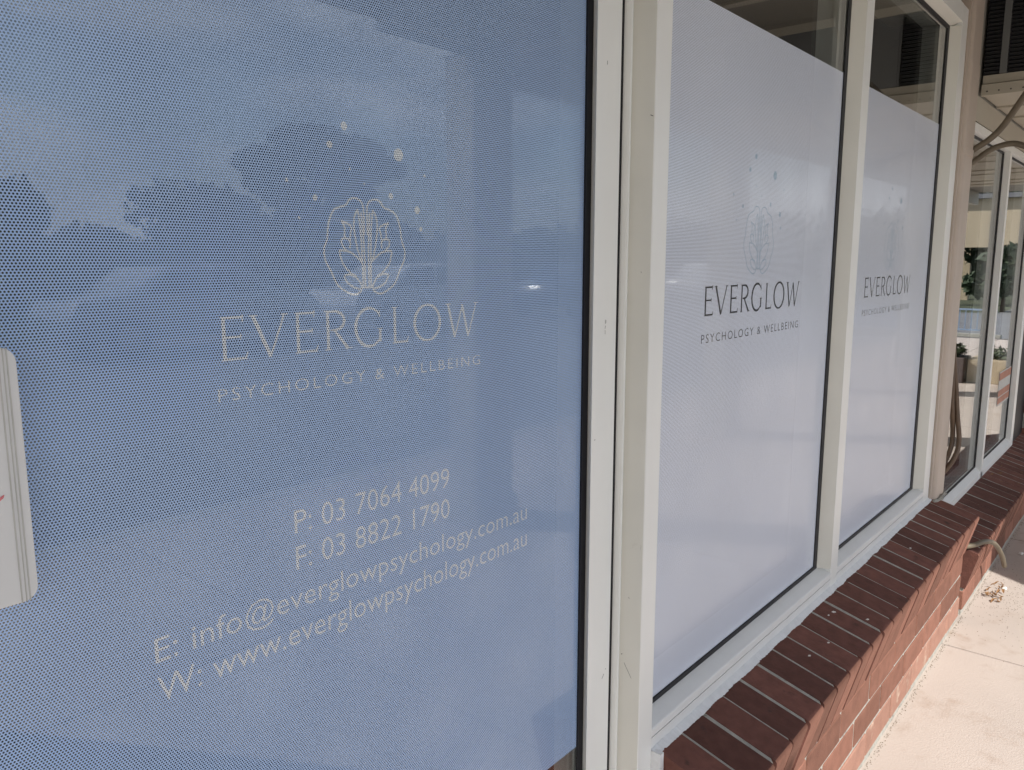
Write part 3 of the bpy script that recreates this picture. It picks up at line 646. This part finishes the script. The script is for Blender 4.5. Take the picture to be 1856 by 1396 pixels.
# railing, planters, awning building, house in the far street
rl = thing('railing', 'pale blue metal railing at the end of the footpath', 'railing', (16.8, -2.3, G0))
obj('top_rail', MB().box(16.78, 16.82, -3.6, -1.15, -.925, -.895), 'rail', rl)
obj('bottom_rail', MB().box(16.785, 16.815, -3.6, -1.15, -1.30, -1.275), 'rail', rl)
bl = proto('baluster', MB().box(-.008, .008, -.008, .008, 0, .35), 'rail')
for k in range(25): place('baluster', bl, rl, (16.8, -3.55 + k * .1, -1.275))
for y in (-3.58, -2.4, -1.17): obj('post', MB().box(16.775, 16.825, y - .025, y + .025, G0 - .16, -.89), 'rail', rl)
obj('kerb', MB().box(16.7, 16.9, -3.7, -1.05, G0 - .16, G0 + .03), 'wall', rl)
pt = thing('planter', 'dark brown planter box with green plant on the footpath', 'planter', (10.3, -.5, G0))
obj('box', MB().box(10.1, 10.5, -.85, -.395, G0, -1.10), 'planter', pt, bevel=.008)
pm = MB(); leaves(pm, (10.3, -.6, -1.04), .20, 260, .035, .55); obj('plant', pm, 'leaf2', pt)
pc = thing('planter', 'cream masonry planter with low greenery beside the brown box', 'planter', (10.5, -.2, G0))
obj('box', MB().box(10.25, 10.8, -.385, .10, G0, -1.12), 'render_', pc, bevel=.008)
pm = MB(); leaves(pm, (10.5, -.12, -1.08), .2, 240, .03, .5); obj('plant', pm, 'leaf2', pc)
aw = thing('awning_building', 'cream fascia building with open veranda across the side street', 'building', (31, -5, G0))
obj('fascia', MB().box(30, 30.4, -6.2, -1.8, .40, 1.95), 'render_', aw)
obj('roof', MB().box(29.8, 36, -6.4, -1.6, 1.955, 2.1), 'roof', aw)
obj('back_wall', MB().box(35, 35.3, -6.2, -5.0, G0 - .16, 1.95), 'render_', aw)
for y in (-6.1, -5.0): obj('post', MB().box(30.1, 30.3, y - .1, y + .1, G0 - .16, .40), 'render_', aw)
hs = thing('house', 'cream house with grey pitched roof among the trees', 'house', (60, -10, G0))
obj('wall', MB().box(57, 66, -13, -6, G0 - .16, 1.0), 'render_', hs)
obj('roof', MB().prism([(-13.5, 1.0), (-9.5, 2.8), (-5.5, 1.0)], 56.6, 66.4, 'x'), 'roof', hs)
for y in (-11, -8):
    f = obj('window', MB().box(56.96, 57.02, y - .6, y + .6, -.3, .6), 'white', hs); obj('pane', MB().box(56.94, 56.958, y - .52, y + .52, -.22, .52), 'carglass', f)

def car(x, y, m, label):
    t = thing('parked_car', label, 'car', (x, y, G0 - .12), 'cars parked across the road'); z = G0 - .12
    side = [(-2.15, .32), (-2.2, .62), (-2.05, .88), (-1.35, .96), (-.75, 1.38), (.55, 1.44), (1.25, 1.02), (2.0, .88), (2.18, .62), (2.12, .30)]
    obj('body', MB().prism([(x + a, z + b) for a, b in side], y - .85, y + .85, 'y'), m, t, bevel=.05, smooth=True)
    for s in (-1, 1):
        yy = y + s * .853
        obj('window', MB().prism([(x - 1.1, z + .97), (x - .72, z + 1.31), (x - .05, z + 1.35), (x - .05, z + .97)], yy - .006, yy + .006, 'y'), 'carglass', t)
        obj('window', MB().prism([(x + .03, z + .97), (x + .03, z + 1.35), (x + .5, z + 1.36), (x + 1.0, z + .99)], yy - .006, yy + .006, 'y'), 'carglass', t)
        for xx in (-1.35, 1.35):
            wh = obj('wheel', MB().prism([(x + xx + .33 * math.cos(a), z + .33 + .33 * math.sin(a)) for a in [k * math.pi / 9 for k in range(18)]], yy - .12, yy + .02, 'y'), 'tyre', t)
            obj('rim', MB().prism([(x + xx + .2 * math.cos(a), z + .33 + .2 * math.sin(a)) for a in [k * math.pi / 6 for k in range(12)]], yy + s * .021 - .008, yy + s * .021 + .008, 'y'), 'steel', wh)
        obj('headlight', MB().box(x + 2.12, x + 2.18, y + s * .6 - .16, y + s * .6 + .16, z + .62, z + .76), 'lamp', t)
    obj('windscreen', MB().prism([(x + .64, z + 1.435), (x + 1.24, z + 1.06), (x + 1.27, z + 1.07), (x + .67, z + 1.45)], y - .72, y + .72, 'y'), 'carglass', t)
car(6.8, -11.5, 'carsilver', 'silver hatchback parked across the road at left')
car(12.2, -11.8, 'carwhite', 'white car parked across the road opposite the door')
car(18.5, -11.6, 'cardark', 'dark blue car parked across the road near the trees')
car(27, -11.7, 'carwhite', 'white car parked farthest along the road')
